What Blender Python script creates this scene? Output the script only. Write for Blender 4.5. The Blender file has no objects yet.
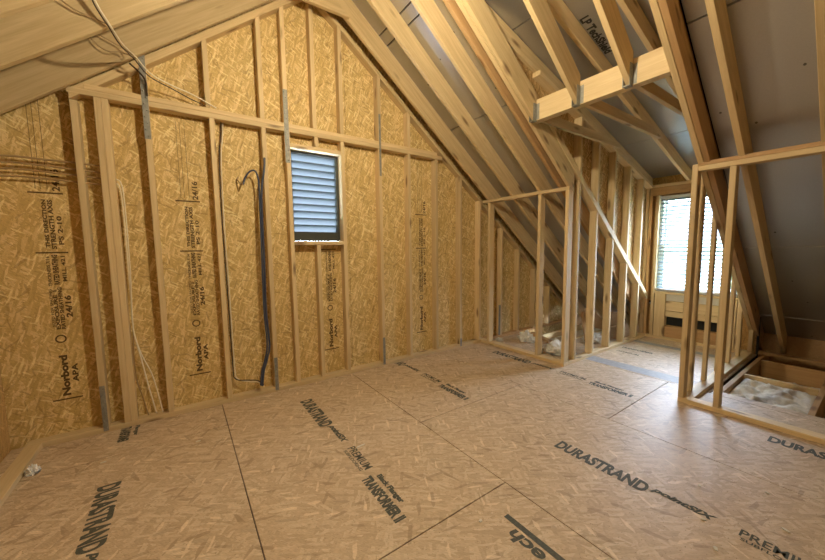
import bpy, bmesh, math, random
from mathutils import Vector, Matrix
random.seed(7)
S = bpy.context.scene
COL = S.collection
H = 1.34

# ------------------------------------------------------------------ camera
def make_camera():
    yaw, pitch, roll, f = math.radians(34.73), math.radians(-5.362), math.radians(-.745), 333.24
    cy, sy, cp, sp, cr, sr = math.cos(yaw), math.sin(yaw), math.cos(pitch), math.sin(pitch), math.cos(roll), math.sin(roll)
    fwd = Vector((sy*cp, cy*cp, sp)); right = Vector((cy, -sy, 0)); up = right.cross(fwd)
    r2 = right*cr + up*sr; u2 = -right*sr + up*cr
    cam = bpy.data.cameras.new('camera'); o = bpy.data.objects.new('camera', cam); COL.objects.link(o)
    cam.sensor_width = 36; cam.lens = 36*f/825; cam.clip_start = .02; cam.clip_end = 300
    m = Matrix((( r2.x, u2.x, -fwd.x, 0), (r2.y, u2.y, -fwd.y, 0), (r2.z, u2.z, -fwd.z, H), (0, 0, 0, 1)))
    o.matrix_world = m
    S.camera = o
make_camera()
S.view_settings.view_transform = 'Standard'; S.view_settings.look = 'None'
S.view_settings.gamma = 1; S.view_settings.use_curve_mapping = False
S.view_settings.exposure = 0.0

# ------------------------------------------------------------------ material helpers
class NT:
    def __init__(s, name):
        s.m = bpy.data.materials.new(name); s.m.use_nodes = True
        s.t = s.m.node_tree; s.t.nodes.clear()
        s.out = s.t.nodes.new('ShaderNodeOutputMaterial')
    def n(s, typ, **kw):
        nd = s.t.nodes.new(typ)
        for k, v in kw.items(): setattr(nd, k, v)
        return nd
    def l(s, a, b): s.t.links.new(a, b)
    def put(s, sock, v):
        if isinstance(v, bpy.types.NodeSocket): s.l(v, sock)
        else: sock.default_value = v
    def math(s, op, a, b=0.0, c=None, clamp=False):
        nd = s.n('ShaderNodeMath', operation=op, use_clamp=clamp)
        s.put(nd.inputs[0], a); s.put(nd.inputs[1], b)
        if c is not None: s.put(nd.inputs[2], c)
        return nd.outputs[0]
    def vmath(s, op, a, b=(0, 0, 0)):
        nd = s.n('ShaderNodeVectorMath', operation=op); s.put(nd.inputs[0], a); s.put(nd.inputs[1], b)
        return nd.outputs[0]
    def mapping(s, v, loc=(0, 0, 0), rot=(0, 0, 0), scale=(1, 1, 1)):
        nd = s.n('ShaderNodeMapping'); s.l(v, nd.inputs[0])
        s.put(nd.inputs[1], loc); nd.inputs[2].default_value = rot; nd.inputs[3].default_value = scale
        return nd.outputs[0]
    def noise(s, v, scale, detail=2, rough=.5, dist=0):
        nd = s.n('ShaderNodeTexNoise'); s.l(v, nd.inputs['Vector'])
        nd.inputs['Scale'].default_value = scale; nd.inputs['Detail'].default_value = detail
        nd.inputs['Roughness'].default_value = rough; nd.inputs['Distortion'].default_value = dist
        return nd
    def vor(s, v, scale=1, dim='3D', feat='F1'):
        nd = s.n('ShaderNodeTexVoronoi', voronoi_dimensions=dim, feature=feat); s.l(v, nd.inputs['Vector'])
        nd.inputs['Scale'].default_value = scale
        return nd
    def ramp(s, f, stops):
        nd = s.n('ShaderNodeValToRGB'); s.l(f, nd.inputs[0]); e = nd.color_ramp.elements
        while len(e) < len(stops): e.new(.5)
        for el, (p, c) in zip(e, stops): el.position = p; el.color = (*c, 1)
        return nd.outputs[0]
    def rng(s, f, a, b, c=0, d=1):
        nd = s.n('ShaderNodeMapRange'); s.l(f, nd.inputs[0])
        for i, v in enumerate((a, b, c, d)): nd.inputs[i+1].default_value = v
        return nd.outputs[0]
    def mix(s, f, a, b, mode='MIX'):
        nd = s.n('ShaderNodeMix', data_type='RGBA', blend_type=mode); s.put(nd.inputs[0], f)
        for i, v in ((6, a), (7, b)): s.put(nd.inputs[i], (*v, 1) if isinstance(v, tuple) and len(v) == 3 else v)
        return nd.outputs[2]
    def bump(s, h, strength=.3, dist=.002):
        nd = s.n('ShaderNodeBump'); s.l(h, nd.inputs['Height']); nd.inputs['Strength'].default_value = strength
        nd.inputs['Distance'].default_value = dist
        return nd.outputs[0]
    def bsdf(s, col, rough=.6, metal=0, normal=None, **kw):
        b = s.n('ShaderNodeBsdfPrincipled')
        s.put(b.inputs['Base Color'], (*col, 1) if isinstance(col, tuple) and len(col) == 3 else col)
        s.put(b.inputs['Roughness'], rough); s.put(b.inputs['Metallic'], metal)
        if normal is not None: s.l(normal, b.inputs['Normal'])
        for k, v in kw.items(): s.put(b.inputs[k], v)
        s.l(b.outputs[0], s.out.inputs[0])
        return b

def lumber(name, a, b, knots=1.0):
    k = NT(name)
    tc = k.n('ShaderNodeTexCoord').outputs['Object']; oi = k.n('ShaderNodeObjectInfo').outputs['Random']
    cmb = k.n('ShaderNodeCombineXYZ'); r = k.math('MULTIPLY', oi, 37.0)
    for i in range(3): k.l(r, cmb.inputs[i])
    v = k.vmath('ADD', tc, cmb.outputs[0])
    g = k.noise(k.mapping(v, scale=(1.2, 22, 22)), 1.6, 4, .6, .6).outputs[0]
    fine = k.noise(k.mapping(v, scale=(6, 160, 160)), 1, 2).outputs[0]
    big = k.noise(k.mapping(v, scale=(.8, 2, 2)), 1.5, 2).outputs[0]
    f = k.math('ADD', k.math('MULTIPLY', g, .62), k.math('MULTIPLY', fine, .18))
    f = k.math('ADD', f, k.math('MULTIPLY', big, .2))
    c = k.ramp(f, [(.30, a), (.70, b)])
    kn = k.vor(k.mapping(v, scale=(2.6, 9, 9)), 1)
    sc = k.n('ShaderNodeSeparateColor'); k.l(kn.outputs['Color'], sc.inputs[0])
    sel = k.math('GREATER_THAN', sc.outputs[0], .45)
    kd = k.math('MULTIPLY', k.rng(kn.outputs['Distance'], .10, .23, 1, 0), sel)
    c = k.mix(k.math('MULTIPLY', kd, .75*knots), c, (.13, .055, .018))
    tint = k.rng(oi, 0, 1, .86, 1.1)
    hsv = k.n('ShaderNodeHueSaturation'); k.l(c, hsv.inputs['Color']); k.l(tint, hsv.inputs['Value'])
    k.bsdf(hsv.outputs[0], .62, 0, k.bump(f, .25, .002))
    return k.m

def osb(name, u, v, cols, lay=((.12, 1), (1.35, 1.1), (-.75, .9), (.65, 1.2), (-1.3, 1)), fl=(14, 85), dark=.985, rough=.7, bumps=.35, pale_t=.95):
    """oriented strand board: flakes lie in the plane of axes u, v"""
    k = NT(name)
    sep = k.n('ShaderNodeSeparateXYZ'); k.l(k.n('ShaderNodeTexCoord').outputs['Object'], sep.inputs[0])
    cb = k.n('ShaderNodeCombineXYZ'); k.l(sep.outputs[u], cb.inputs[0]); k.l(sep.outputs[v], cb.inputs[1])
    P = cb.outputs[0]
    wob = k.noise(P, 9, 2); w = k.vmath('SCALE', k.vmath('SUBTRACT', wob.outputs['Color'], (.5, .5, .5)))
    w.node.inputs['Scale'].default_value = .016
    P2 = k.vmath('ADD', P, w)
    acc = None; dk = None
    for i, (rot, sc) in enumerate(lay):
        # rotate first, then stretch
        pr = k.mapping(k.mapping(P2, rot=(0, 0, rot)), loc=(i*3.7, i*1.9, 0), scale=(fl[0]*sc, fl[1]*sc, 1))
        vo = k.vor(pr, 1, '2D'); s3 = k.n('ShaderNodeSeparateColor'); k.l(vo.outputs['Color'], s3.inputs[0])
        if acc is None: acc = s3.outputs[0]
        else:
            pick = k.math('GREATER_THAN', s3.outputs[1], .55)
            mx = k.n('ShaderNodeMix'); k.l(pick, mx.inputs[0]); k.l(acc, mx.inputs[2]); k.l(s3.outputs[0], mx.inputs[3])
            acc = mx.outputs[0]
        d = k.math('GREATER_THAN', s3.outputs[2], dark)
        dk = d if dk is None else k.math('MAXIMUM', dk, d)
    n2 = k.noise(k.mapping(P, scale=(1, 1, 1)), 60, 3).outputs[0]
    n3 = k.noise(P, 3, 3).outputs[0]
    f = k.math('ADD', k.math('MULTIPLY', acc, .6), k.math('MULTIPLY', n2, .25)); f = k.math('ADD', f, k.math('MULTIPLY', n3, .15))
    c = k.ramp(f, [(.15, cols[0]), (.5, cols[1]), (.85, cols[2])])
    sp = k.math('GREATER_THAN', k.noise(k.mapping(P, scale=(1, 2.2, 1)), 75, 1).outputs[0], .70)
    c = k.mix(k.math('MULTIPLY', k.math('MAXIMUM', k.math('MULTIPLY', dk, .55), sp), .75), c, cols[3])
    pv = k.vor(k.mapping(k.mapping(P2, rot=(0, 0, .5)), scale=(fl[0]*1.3, fl[1]*1.1, 1)), 1, '2D'); ps = k.n('ShaderNodeSeparateColor'); k.l(pv.outputs['Color'], ps.inputs[0])
    pv2 = k.vor(k.mapping(k.mapping(P2, rot=(0, 0, -1.1)), scale=(fl[0]*1.2, fl[1]*1.2, 1)), 1, '2D'); ps2 = k.n('ShaderNodeSeparateColor'); k.l(pv2.outputs['Color'], ps2.inputs[0])
    pale = k.math('MAXIMUM', k.math('GREATER_THAN', ps.outputs[0], pale_t), k.math('GREATER_THAN', ps2.outputs[0], pale_t))
    pc = tuple(min(1, x*1.25+.05) for x in cols[2])
    c = k.mix(k.math('MULTIPLY', pale, .5), c, pc)
    fib = k.noise(k.mapping(k.mapping(P, rot=(0, 0, .9)), scale=(40, 260, 1)), 1, 2).outputs[0]
    hs = k.n('ShaderNodeHueSaturation'); k.l(c, hs.inputs['Color']); k.l(k.rng(fib, .3, .7, .86, 1.12), hs.inputs['Value']); c = hs.outputs[0]
    k.bsdf(c, rough, 0, k.bump(f, bumps, .003))
    return k.m

def plain(name, col, rough=.5, metal=0, var=.12, scale=30, bump=.15, **kw):
    k = NT(name); tc = k.n('ShaderNodeTexCoord').outputs['Object']
    n = k.noise(tc, scale, 3).outputs[0]
    c = k.mix(n, tuple(x*(1-var) for x in col), tuple(min(1, x*(1+var)) for x in col))
    k.bsdf(c, rough, metal, k.bump(n, bump, .002), **kw)
    return k.m

def foil(name, base=.52):
    k = NT(name); tc = k.n('ShaderNodeTexCoord').outputs['Object']
    w = k.noise(tc, 14, 3).outputs[0]; fine = k.noise(tc, 120, 2).outputs[0]
    h = k.math('ADD', w, k.math('MULTIPLY', fine, .3))
    vo = k.vor(k.mapping(tc, scale=(5.5, 7, 5.5)), 1)
    dots = k.math('LESS_THAN', vo.outputs['Distance'], .055)
    c = k.mix(fine, (base*.85, base*.85, base*.84), (base, base, base*.99))
    c = k.mix(k.math('MULTIPLY', dots, .85), c, (.03, .025, .02))
    k.bsdf(c, .34, k.math('SUBTRACT', .82, k.math('MULTIPLY', dots, .82)), k.bump(h, .22, .004))
    return k.m

def emit(name, col, st):
    k = NT(name); e = k.n('ShaderNodeEmission'); e.inputs[0].default_value = (*col, 1); e.inputs[1].default_value = st
    k.l(e.outputs[0], k.out.inputs[0]); return k.m

def translucent(name, col, t=.5, rough=.5):
    k = NT(name); d = k.n('ShaderNodeBsdfDiffuse'); tr = k.n('ShaderNodeBsdfTranslucent'); mx = k.n('ShaderNodeMixShader')
    n = k.noise(k.n('ShaderNodeTexCoord').outputs['Object'], 25, 3).outputs[0]
    c = k.mix(n, tuple(x*.93 for x in col), col)
    k.l(c, d.inputs[0]); k.l(c, tr.inputs[0]); mx.inputs[0].default_value = t
    k.l(d.outputs[0], mx.inputs[1]); k.l(tr.outputs[0], mx.inputs[2]); k.l(mx.outputs[0], k.out.inputs[0])
    return k.m

def glass(name):
    k = NT(name); t = k.n('ShaderNodeBsdfTransparent'); g = k.n('ShaderNodeBsdfGlossy'); mx = k.n('ShaderNodeMixShader')
    t.inputs[0].default_value = (.97, .98, 1, 1); g.inputs['Roughness'].default_value = .02
    mx.inputs[0].default_value = .07
    k.l(t.outputs[0], mx.inputs[1]); k.l(g.outputs[0], mx.inputs[2]); k.l(mx.outputs[0], k.out.inputs[0]); return k.m

M = {}
M['wood'] = lumber('pine_lumber', (.58, .42, .215), (.79, .63, .38))
M['woodr'] = lumber('rafter_lumber', (.50, .36, .18), (.74, .58, .34))
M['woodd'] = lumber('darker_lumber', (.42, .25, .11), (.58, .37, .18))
M['osb_wall'] = osb('wall_strand_board', 0, 2, [(.52, .36, .135), (.63, .45, .18), (.84, .66, .35), (.28, .16, .05)])
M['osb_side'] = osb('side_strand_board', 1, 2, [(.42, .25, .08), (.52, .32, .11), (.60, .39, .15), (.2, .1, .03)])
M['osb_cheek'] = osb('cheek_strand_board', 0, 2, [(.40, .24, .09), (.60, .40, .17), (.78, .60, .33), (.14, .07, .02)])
M['osb_floor'] = osb('subfloor_strand_board', 0, 1, [(.47, .345, .22), (.56, .42, .28), (.66, .53, .38), (.25, .16, .09)],
                     lay=((1.2, .9), (.1, .9), (2.2, .9), (.6, 1.1)), fl=(13, 60), dark=.985, rough=.5, bumps=.10, pale_t=.985)
M['foil'] = foil('foil_faced_sheathing')
M['felt'] = plain('black_roof_felt', (.02, .02, .02), .9)
M['metal'] = plain('galvanized_steel', (.30, .30, .28), .6, .5, .4, 40)
M['ink'] = plain('black_stamp_ink', (.085, .086, .068), .75, 0, .6, 90)
M['inkb'] = plain('brown_black_stamp_ink', (.11, .065, .025), .8, 0, .6, 60)
M['band'] = plain('grey_blue_edge_paint', (.33, .32, .32), .55, 0, .35, 25)
M['seam'] = plain('dark_board_gap', (.05, .028, .012), .9)
M['navy'] = plain('dark_blue_cable_jacket', (.045, .06, .11), .4)
M['blackc'] = plain('dark_cable_jacket', (.05, .032, .02), .5)
M['whitec'] = plain('white_cable_jacket', (.80, .74, .60), .45)
M['brownc'] = plain('tan_cable_jacket', (.38, .26, .13), .5)
M['vinyl'] = plain('white_vinyl', (.75, .77, .78), .4)
M['dframe'] = plain('dark_vent_frame', (.055, .06, .055), .5)
M['slatv'] = translucent('thin_vent_blade', (.195, .205, .215), .8)
M['blind'] = translucent('white_blind_slat', (.36, .44, .46), .15)
M['glass'] = glass('window_glass')
M['wrap'] = plain('white_board', (.62, .60, .54), .6)
M['insul'] = plain('pale_insulation', (.66, .62, .54), .95, 0, .25, 45, .8)
M['plastic'] = plain('white_plastic_sheet', (.8, .8, .78), .3, 0, .08, 15)
M['drywall'] = plain('drywall_back', (.20, .16, .12), .9)
M['bulb'] = emit('glowing_bulb', (1.0, .84, .56), 1600)
M['black'] = plain('black_plastic', (.02, .02, .02), .5)
M['grass'] = plain('lawn', (.10, .22, .06), .95, 0, .4, 3)
M['leaf'] = plain('tree_leaves', (.05, .13, .035), .9, 0, .5, 6)
M['siding'] = plain('pale_siding', (.55, .55, .52), .8)
M['shingle'] = plain('roof_shingles', (.12, .12, .13), .9)
M['dpane'] = plain('dark_pane', (.05, .07, .09), .15)

# ------------------------------------------------------------------ object helpers
def tag(o, label, cat, group=None, kind=None):
    o['label'] = label; o['category'] = cat
    if group: o['group'] = group
    if kind: o['kind'] = kind
    return o
def empty(name, loc, label, cat, group=None):
    o = bpy.data.objects.new(name, None); COL.objects.link(o); o.location = loc; o.empty_display_size = .1
    return tag(o, label, cat, group)
def link(name, me, m, parent=None, mw=None):
    o = bpy.data.objects.new(name, me); COL.objects.link(o)
    for x in (m if isinstance(m, (list, tuple)) else [m]): me.materials.append(x)
    if mw is not None: o.matrix_world = mw
    if parent is not None:
        o.parent = parent
        inv = Matrix.Translation(parent.location).inverted() if parent.type == 'EMPTY' else parent.matrix_world.inverted()
        o.matrix_parent_inverse = inv
    return o
def finish(bm, name, m, parent=None, mw=None, smooth=False):
    bmesh.ops.recalc_face_normals(bm, faces=bm.faces)
    me = bpy.data.meshes.new(name); bm.to_mesh(me); bm.free()
    if smooth:
        for p in me.polygons: p.use_smooth = True
    return link(name, me, m, parent, mw)
def beam(name, pts, ext, axis, m, parent=None, bev=.0025):
    """timber: planar polygon pts swept by vector ext; grain runs along axis"""
    pts = [Vector(p) for p in pts]; ext = Vector(ext); X = Vector(axis).normalized(); Y = ext.normalized()
    if X.cross(Y).length < .5: Y = (pts[1]-pts[0]).normalized()
    Z = X.cross(Y).normalized(); Y = Z.cross(X)
    R = Matrix((X, Y, Z)).transposed().to_4x4(); o0 = pts[0]; mw = Matrix.Translation(o0) @ R; inv = mw.inverted()
    bm = bmesh.new()
    a = [bm.verts.new(inv @ p) for p in pts]; b = [bm.verts.new(inv @ (p+ext)) for p in pts]
    bm.faces.new(a); bm.faces.new(b[::-1]); n = len(a)
    for i in range(n): bm.faces.new((a[i], b[i], b[(i+1) % n], a[(i+1) % n]))
    bmesh.ops.recalc_face_normals(bm, faces=bm.faces)
    if bev: bmesh.ops.bevel(bm, geom=list(bm.edges), offset=bev, segments=1, affect='EDGES', clamp_overlap=True)
    return finish(bm, name, m, parent, mw)
def addbox(bm, x0, x1, y0, y1, z0, z1):
    vs = [bm.verts.new((x, y, z)) for x in (x0, x1) for y in (y0, y1) for z in (z0, z1)]
    for f in ((0, 1, 3, 2), (4, 6, 7, 5), (0, 4, 5, 1), (2, 3, 7, 6), (0, 2, 6, 4), (1, 5, 7, 3)): bm.faces.new([vs[i] for i in f])
def addprism(bm, pts, ext):
    pts = [Vector(p) for p in pts]; ext = Vector(ext)
    a = [bm.verts.new(p) for p in pts]; b = [bm.verts.new(p+ext) for p in pts]
    bm.faces.new(a); bm.faces.new(b[::-1]); n = len(a)
    for i in range(n): bm.faces.new((a[i], b[i], b[(i+1) % n], a[(i+1) % n]))
def boxes(name, lst, m, parent=None, kind=None, bev=0):
    bm = bmesh.new()
    for b in lst: addbox(bm, *b)
    if bev:
        bmesh.ops.recalc_face_normals(bm, faces=bm.faces); bmesh.ops.bevel(bm, geom=list(bm.edges), offset=bev, segments=1, affect='EDGES')
    o = finish(bm, name, m, parent)
    if kind: o['kind'] = kind
    return o
def tube(name, pts, r, m, parent=None, flat=1.0):
    """smooth round cable through points"""
    P = [Vector(p) for p in pts]; Q = []
    n = len(P)
    for i in range(n-1):
        p0, p1, p2, p3 = P[max(i-1, 0)], P[i], P[i+1], P[min(i+2, n-1)]
        for s in range(8):
            t = s/8
            Q.append(.5*((2*p1)+(p2-p0)*t+(2*p0-5*p1+4*p2-p3)*t*t+(3*p1-p0-3*p2+p3)*t**3))
    Q.append(P[-1]); bm = bmesh.new(); prev = None; N = None; k = 8
    for i, q in enumerate(Q):
        T = (Q[min(i+1, len(Q)-1)]-Q[max(i-1, 0)]).normalized()
        if N is None: N = T.cross(Vector((.3, 1, .2))).normalized()
        N = (N-T*N.dot(T)).normalized(); B = T.cross(N)
        ring = [bm.verts.new(q+r*(math.cos(2*math.pi*j/k)*N+flat*math.sin(2*math.pi*j/k)*B)) for j in range(k)]
        if prev:
            for j in range(k): bm.faces.new((prev[j], prev[(j+1) % k], ring[(j+1) % k], ring[j]))
        else: bm.faces.new(ring[::-1])
        prev = ring
    bm.faces.new(prev)
    return finish(bm, name, m, parent, smooth=True)

# ------------------------------------------------------------------ key dimensions
GY = 3.36                     # gable sheathing face
F = 3.27                      # face of gable studs
KX = 3.45                     # knee wall face
LX = -.95                     # left low wall face
RB = lambda x: 4.68-.78*x     # underside of the right rafters
LB = lambda x: 2.885+.78*x    # underside of the left rafters
RH = .235                     # plumb depth of a rafter
SB = lambda x: 3.88-.30*x     # underside of dormer rafters
RX = (4.68-2.885)/1.56; RZ = RB(RX)
XE = 6.02                     # eave end
YB = -3.6                     # rear of the attic
DY0, DY1 = .98, 2.02          # dormer between these

# ------------------------------------------------------------------ setting: floor
fl = [];  g = .0025
xs = [LX-.1, .218, 1.447, 2.655, 3.87]
cuts = {0: [YB, .42, 2.85, 3.45], 1: [YB, -1.26, 1.18, 3.45], 2: [YB, -.44, 2.0, 3.45], 3: [YB, -1.26, 1.18, 3.45]}
for i in range(4):
    c = cuts[i]
    for a, b in zip(c[:-1], c[1:]):
        fl.append((xs[i]+g, xs[i+1]-g, a+g, b-g, -.018, 0))
fl += [(3.87+g, 3.98, YB, .86, -.018, 0), (3.87+g, 5.30, .87, 2.06, -.018, 0), (5.304, 5.75, .87, 2.06, -.018, 0),
       (3.87+g, 4.35, 2.064, 3.45, -.018, 0), (4.35, 5.1, 2.064, 2.55, -.018, 0)]
floor = boxes('floor', fl, M['osb_floor'], kind='structure', bev=.0012)
def under():
    o = boxes('floor_underside', [(LX-.1, 3.9, YB, 3.45, -.045, -.0195), (3.9, 3.98, YB, .84, -.26, -.0195), (3.9, 5.75, .88, 2.06, -.26, -.0195)], M['seam'], kind='structure')
    boxes('ceiling_below', [(3.6, 6.1, YB, 3.45, -.29, -.262)], M['drywall'], kind='structure')
under()

# ------------------------------------------------------------------ printed lettering
def to_mesh_text(body, bold=.0, shear=0.0):
    cu = bpy.data.curves.new('lettering', 'FONT'); cu.body = body; cu.size = 1; cu.offset = bold; cu.shear = shear
    cu.resolution_u = 3; cu.fill_mode = 'BOTH'
    o = bpy.data.objects.new('lettering', cu); COL.objects.link(o)
    dg = bpy.context.evaluated_depsgraph_get(); me = bpy.data.meshes.new_from_object(o.evaluated_get(dg))
    bpy.data.objects.remove(o); bpy.data.curves.remove(cu)
    return me
def lettering(parent, body, origin, along, up, length, height, m, bold=.01, shear=0.0, lift=.0012):
    me = to_mesh_text(body, bold, shear)
    xs_ = [v.co.x for v in me.vertices]; ys_ = [v.co.y for v in me.vertices]
    x0, x1, y0, y1 = min(xs_), max(xs_), min(ys_), max(ys_)
    A = Vector(along); U = Vector(up); N = A.cross(U); O = Vector(origin)+N*lift
    for v in me.vertices:
        a = (v.co.x-x0)/(x1-x0)*length; u = (v.co.y-y0)/(y1-y0)*height
        v.co = O+A*a+U*u
    me.materials.clear()
    return link('printed_lettering', me, m, parent)
ALY = (0, -1, 0); UPX = (1, 0, 0)
ink = M['ink']
def stamp(x, y, what=('D', 'p', 'P', 'T')):
    """one run of the floor panel print, starting at y and reading towards -y"""
    L = lambda *a, **k: lettering(floor, *a, **k)
    if 'D' in what: L('DURASTRAND', (x, y, 0), ALY, UPX, .535, .108, ink, bold=.045)
    if 'p' in what: L('pointSIX', (x+.045, y-.545, 0), ALY, UPX, .275, .060, ink, bold=.05, shear=.35)
    if 'P' in what:
        L('PREMIUM', (x+.055, y-.90, 0), ALY, UPX, .27, .055, ink, bold=.015)
        L('SUBFLOORING', (x+.025, y-.91, 0), ALY, UPX, .25, .022, ink, bold=.02)
    if 'T' in what:
        L('TRANSFORMER II', (x-.005, y-1.23, 0), ALY, UPX, .385, .068, ink, bold=.06)
        L('Black Flanger', (x+.075, y-1.255, 0), ALY, UPX, .265, .045, ink, bold=.06)
stamp(.785, 2.915)
stamp(1.985, 3.69, ('p', 'P', 'T'))
lettering(floor, 'AND', (1.985, 3.265, 0), ALY, UPX, .115, .108, ink, bold=.04)
stamp(1.985, 1.22, ('D', 'p', 'P'))
stamp(-.475, 2.505)
stamp(3.205, 2.86)
stamp(3.21, .405, ('D', 'p'))
lettering(floor, 'TRANSFORMER', (-.455, 3.27, 0), ALY, UPX, .24, .065, ink, bold=.05)
lettering(floor, 'Flanger', (-.375, 3.26, 0), ALY, UPX, .17, .035, ink, bold=.05)
lettering(floor, 'PREMIUM', (4.52, 1.95, 0), ALY, UPX, .25, .05, ink)
lettering(floor, 'TRANSFORMER', (4.72, 1.98, 0), ALY, UPX, .36, .06, ink, bold=.04)
lettering(floor, 'Tech', (1.232, .695, 0), (0, 1, 0), (-1, 0, 0), .25, .070, ink, bold=.035, shear=.15)
o = boxes('printed_bar', [(1.245, 1.275, .56, 1.02, .0006, .0012)], ink, floor)
boxes('painted_edge', [(3.90, 4.09, 1.03, 2.02, .0004, .001), (5.16, 5.27, 1.03, 2.02, .0004, .001)], M['band'], floor)

# ------------------------------------------------------------------ setting: walls
def sheet(name, poly, y0, y1, m):
    bm = bmesh.new(); addprism(bm, [(x, y0, z) for x, z in poly], (0, y1-y0, 0)); o = finish(bm, name, m); o['kind'] = 'structure'; return o
VX0, VX1, VZ0, VZ1 = .905, 1.402, 1.43, 2.295
def roofz(x): return min(4.68+RH-.78*x, 2.885+RH+.78*x)
gable_polys = []
seamx = [LX-.12, .283, 1.503, 2.722, 3.94, 5.16, XE+.1]
bm = bmesh.new()
for a, b in zip(seamx[:-1], seamx[1:]):
    a += .0015; b -= .0015
    def piece(xa, xb, za, zb=None):
        pts = [(xa, GY, za), (xb, GY, za)]
        if zb is not None: pts += [(xb, GY, zb), (xa, GY, zb)]
        else:
            pts.append((xb, GY, max(roofz(xb), za+.01)))
            if xa < RX < xb: pts.append((RX, GY, roofz(RX)))
            pts.append((xa, GY, max(roofz(xa), za+.01)))
        addprism(bm, pts, (0, .012, 0))
    if a < VX1 and b > VX0:
        piece(a, VX0, -.3); piece(VX0, VX1, -.3, VZ0); piece(VX0, VX1, VZ1); piece(VX1, b, -.3)
    else: piece(a, b, -.3)
wall_gable = finish(bm, 'wall_gable', M['osb_wall']); wall_gable['kind'] = 'structure'
bm = bmesh.new()
for xa, xb in ((LX-.12, VX0), (VX1, XE+.1)):
    pts = [(xa, GY+.014, -.3), (xb, GY+.014, -.3), (xb, GY+.014, max(roofz(xb), -.2))]
    if xa < RX < xb: pts.append((RX, GY+.014, roofz(RX)))
    pts.append((xa, GY+.014, roofz(xa))); addprism(bm, pts, (0, .02, 0))
addprism(bm, [(VX0, GY+.014, -.3), (VX1, GY+.014, -.3), (VX1, GY+.014, VZ0), (VX0, GY+.014, VZ0)], (0, .02, 0))
addprism(bm, [(VX0, GY+.014, VZ1), (VX1, GY+.014, VZ1), (VX1, GY+.014, roofz(VX1)), (RX, GY+.014, RZ+RH), (VX0, GY+.014, roofz(VX0))], (0, .02, 0))
o = finish(bm, 'wall_gable_outer', M['felt']); o['kind'] = 'structure'
# left low wall, rear wall
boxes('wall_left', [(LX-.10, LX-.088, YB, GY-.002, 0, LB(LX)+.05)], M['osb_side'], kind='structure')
boxes('wall_left_outer', [(LX-.13, LX-.102, YB, GY, -.05, LB(LX)+.3)], M['felt'], kind='structure')
sheet('wall_rear', [(LX-.13, -.3), (XE+.1, -.3), (XE+.1, .3), (RX, RZ+.5), (LX-.13, 2.6)], YB-.03, YB, M['osb_wall'])
boxes('wall_eave', [(XE, XE+.03, YB, GY, -.29, .30)], M['woodd'], kind='structure')

# gable stamps: four columns of small unreadable mill print
def column(x, mat=M['inkb'], z0=.28, zmax=9):
    U = (-1, 0, 0); A = (0, 0, 1)
    def T(s, dx, z, l, h, b=.01):
        if z+l > zmax: return
        lettering(wall_gable, s, (x+dx, GY, z), A, U, l, h, mat, bold=b)
    T('Norbord', .052, z0+.03, .30, .044, .05); T('APA', .100, z0+.12, .14, .032, .04)
    T('RATED SHEATHING', .062, z0+.52, .30, .022, .04); T('EXPOSURE 1', .036, z0+.52, .28, .022, .04); T('SIZED FOR SPACING', .012, z0+.54, .27, .015, .02)
    T('24/16', .104, z0+.60, .16, .034, .04)
    T('RATED SHEATHING', .058, z0+.84, .21, .030, .05); T('THICKNESS 7/16', .018, z0+.83, .21, .018, .03); T('MILL 421', .095, z0+.86, .18, .022, .03)
    T('STRENGTH AXIS', .062, z0+1.09, .34, .026, .04); T('THIS DIRECTION', .030, z0+1.10, .33, .022, .04); T('PS 2-10', .100, z0+1.12, .2, .026, .03)
    T('24/16', .108, z0+1.49, .15, .040, .03)
    bm = bmesh.new()
    for z, a, b in ((z0, -.045, .11), (z0+1.06, -.045, .115), (z0+1.47, -.05, .12)):
        if z < zmax: addbox(bm, x+a, x+b, GY-.0012, GY-.0006, z, z+.010)
    for dx in (-.012, .012, .045) if zmax > 5 else (): addbox(bm, x+dx, x+dx+.0025, GY-.001, GY-.0005, z0+1.5, z0+2.1)
    for k in range(20):
        t0, t1 = 2*math.pi*k/20, 2*math.pi*(k+1)/20; cx, cz = x+.03, z0+.45
        vs = [bm.verts.new((cx+r*math.cos(t), GY-.001, cz+r*math.sin(t))) for r, t in ((.03, t0), (.03, t1), (.021, t1), (.021, t0))]
        bm.faces.new(vs)
    finish(bm, 'printed_marks', mat, wall_gable)
for x in (-.77, .045, 1.235, 2.43): column(x, zmax=1.385 if x == 1.235 else 9)

# roof sheathing, panel by panel on each plane with felt above
def slope_sheath(name, fz, x0, x1, seams, y0, y1, ys, holes=(), th=.012, up=1):
    bm = bmesh.new(); xb = [x0]+[s for s in seams if x0 < s < x1]+[x1]; yb = [y0]+[s for s in ys if y0 < s < y1]+[y1]
    for a, b in zip(xb[:-1], xb[1:]):
        for c, d in zip(yb[:-1], yb[1:]):
            if any(hx0 <= a+.001 and b-.001 <= hx1 and hy0 <= c+.001 and d-.001 <= hy1 for hx0, hx1, hy0, hy1 in holes): continue
            A, B = a+.005, b-.005
            addprism(bm, [(A, c, fz(A)), (B, c, fz(B)), (B, c, fz(B)+th), (A, c, fz(A)+th)], (0, d-c, 0))
    o = finish(bm, name, M['foil']); o['kind'] = 'structure'
    bm = bmesh.new()
    for a, b in zip(xb[:-1], xb[1:]):
        for c, d in zip(yb[:-1], yb[1:]):
            if any(hx0 <= a+.001 and b-.001 <= hx1 and hy0 <= c+.001 and d-.001 <= hy1 for hx0, hx1, hy0, hy1 in holes): continue
            e = th+.002
            addprism(bm, [(a, c, fz(a)+e), (b, c, fz(b)+e), (b, c, fz(b)+e+.02), (a, c, fz(a)+e+.02)], (0, d-c, 0))
    o2 = finish(bm, name+'_felt', M['felt']); o2['kind'] = 'structure'
    return o
RS = lambda x: RB(x)+RH+.001
LS = lambda x: LB(x)+RH+.001
SS = lambda x: SB(x)+.146
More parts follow.
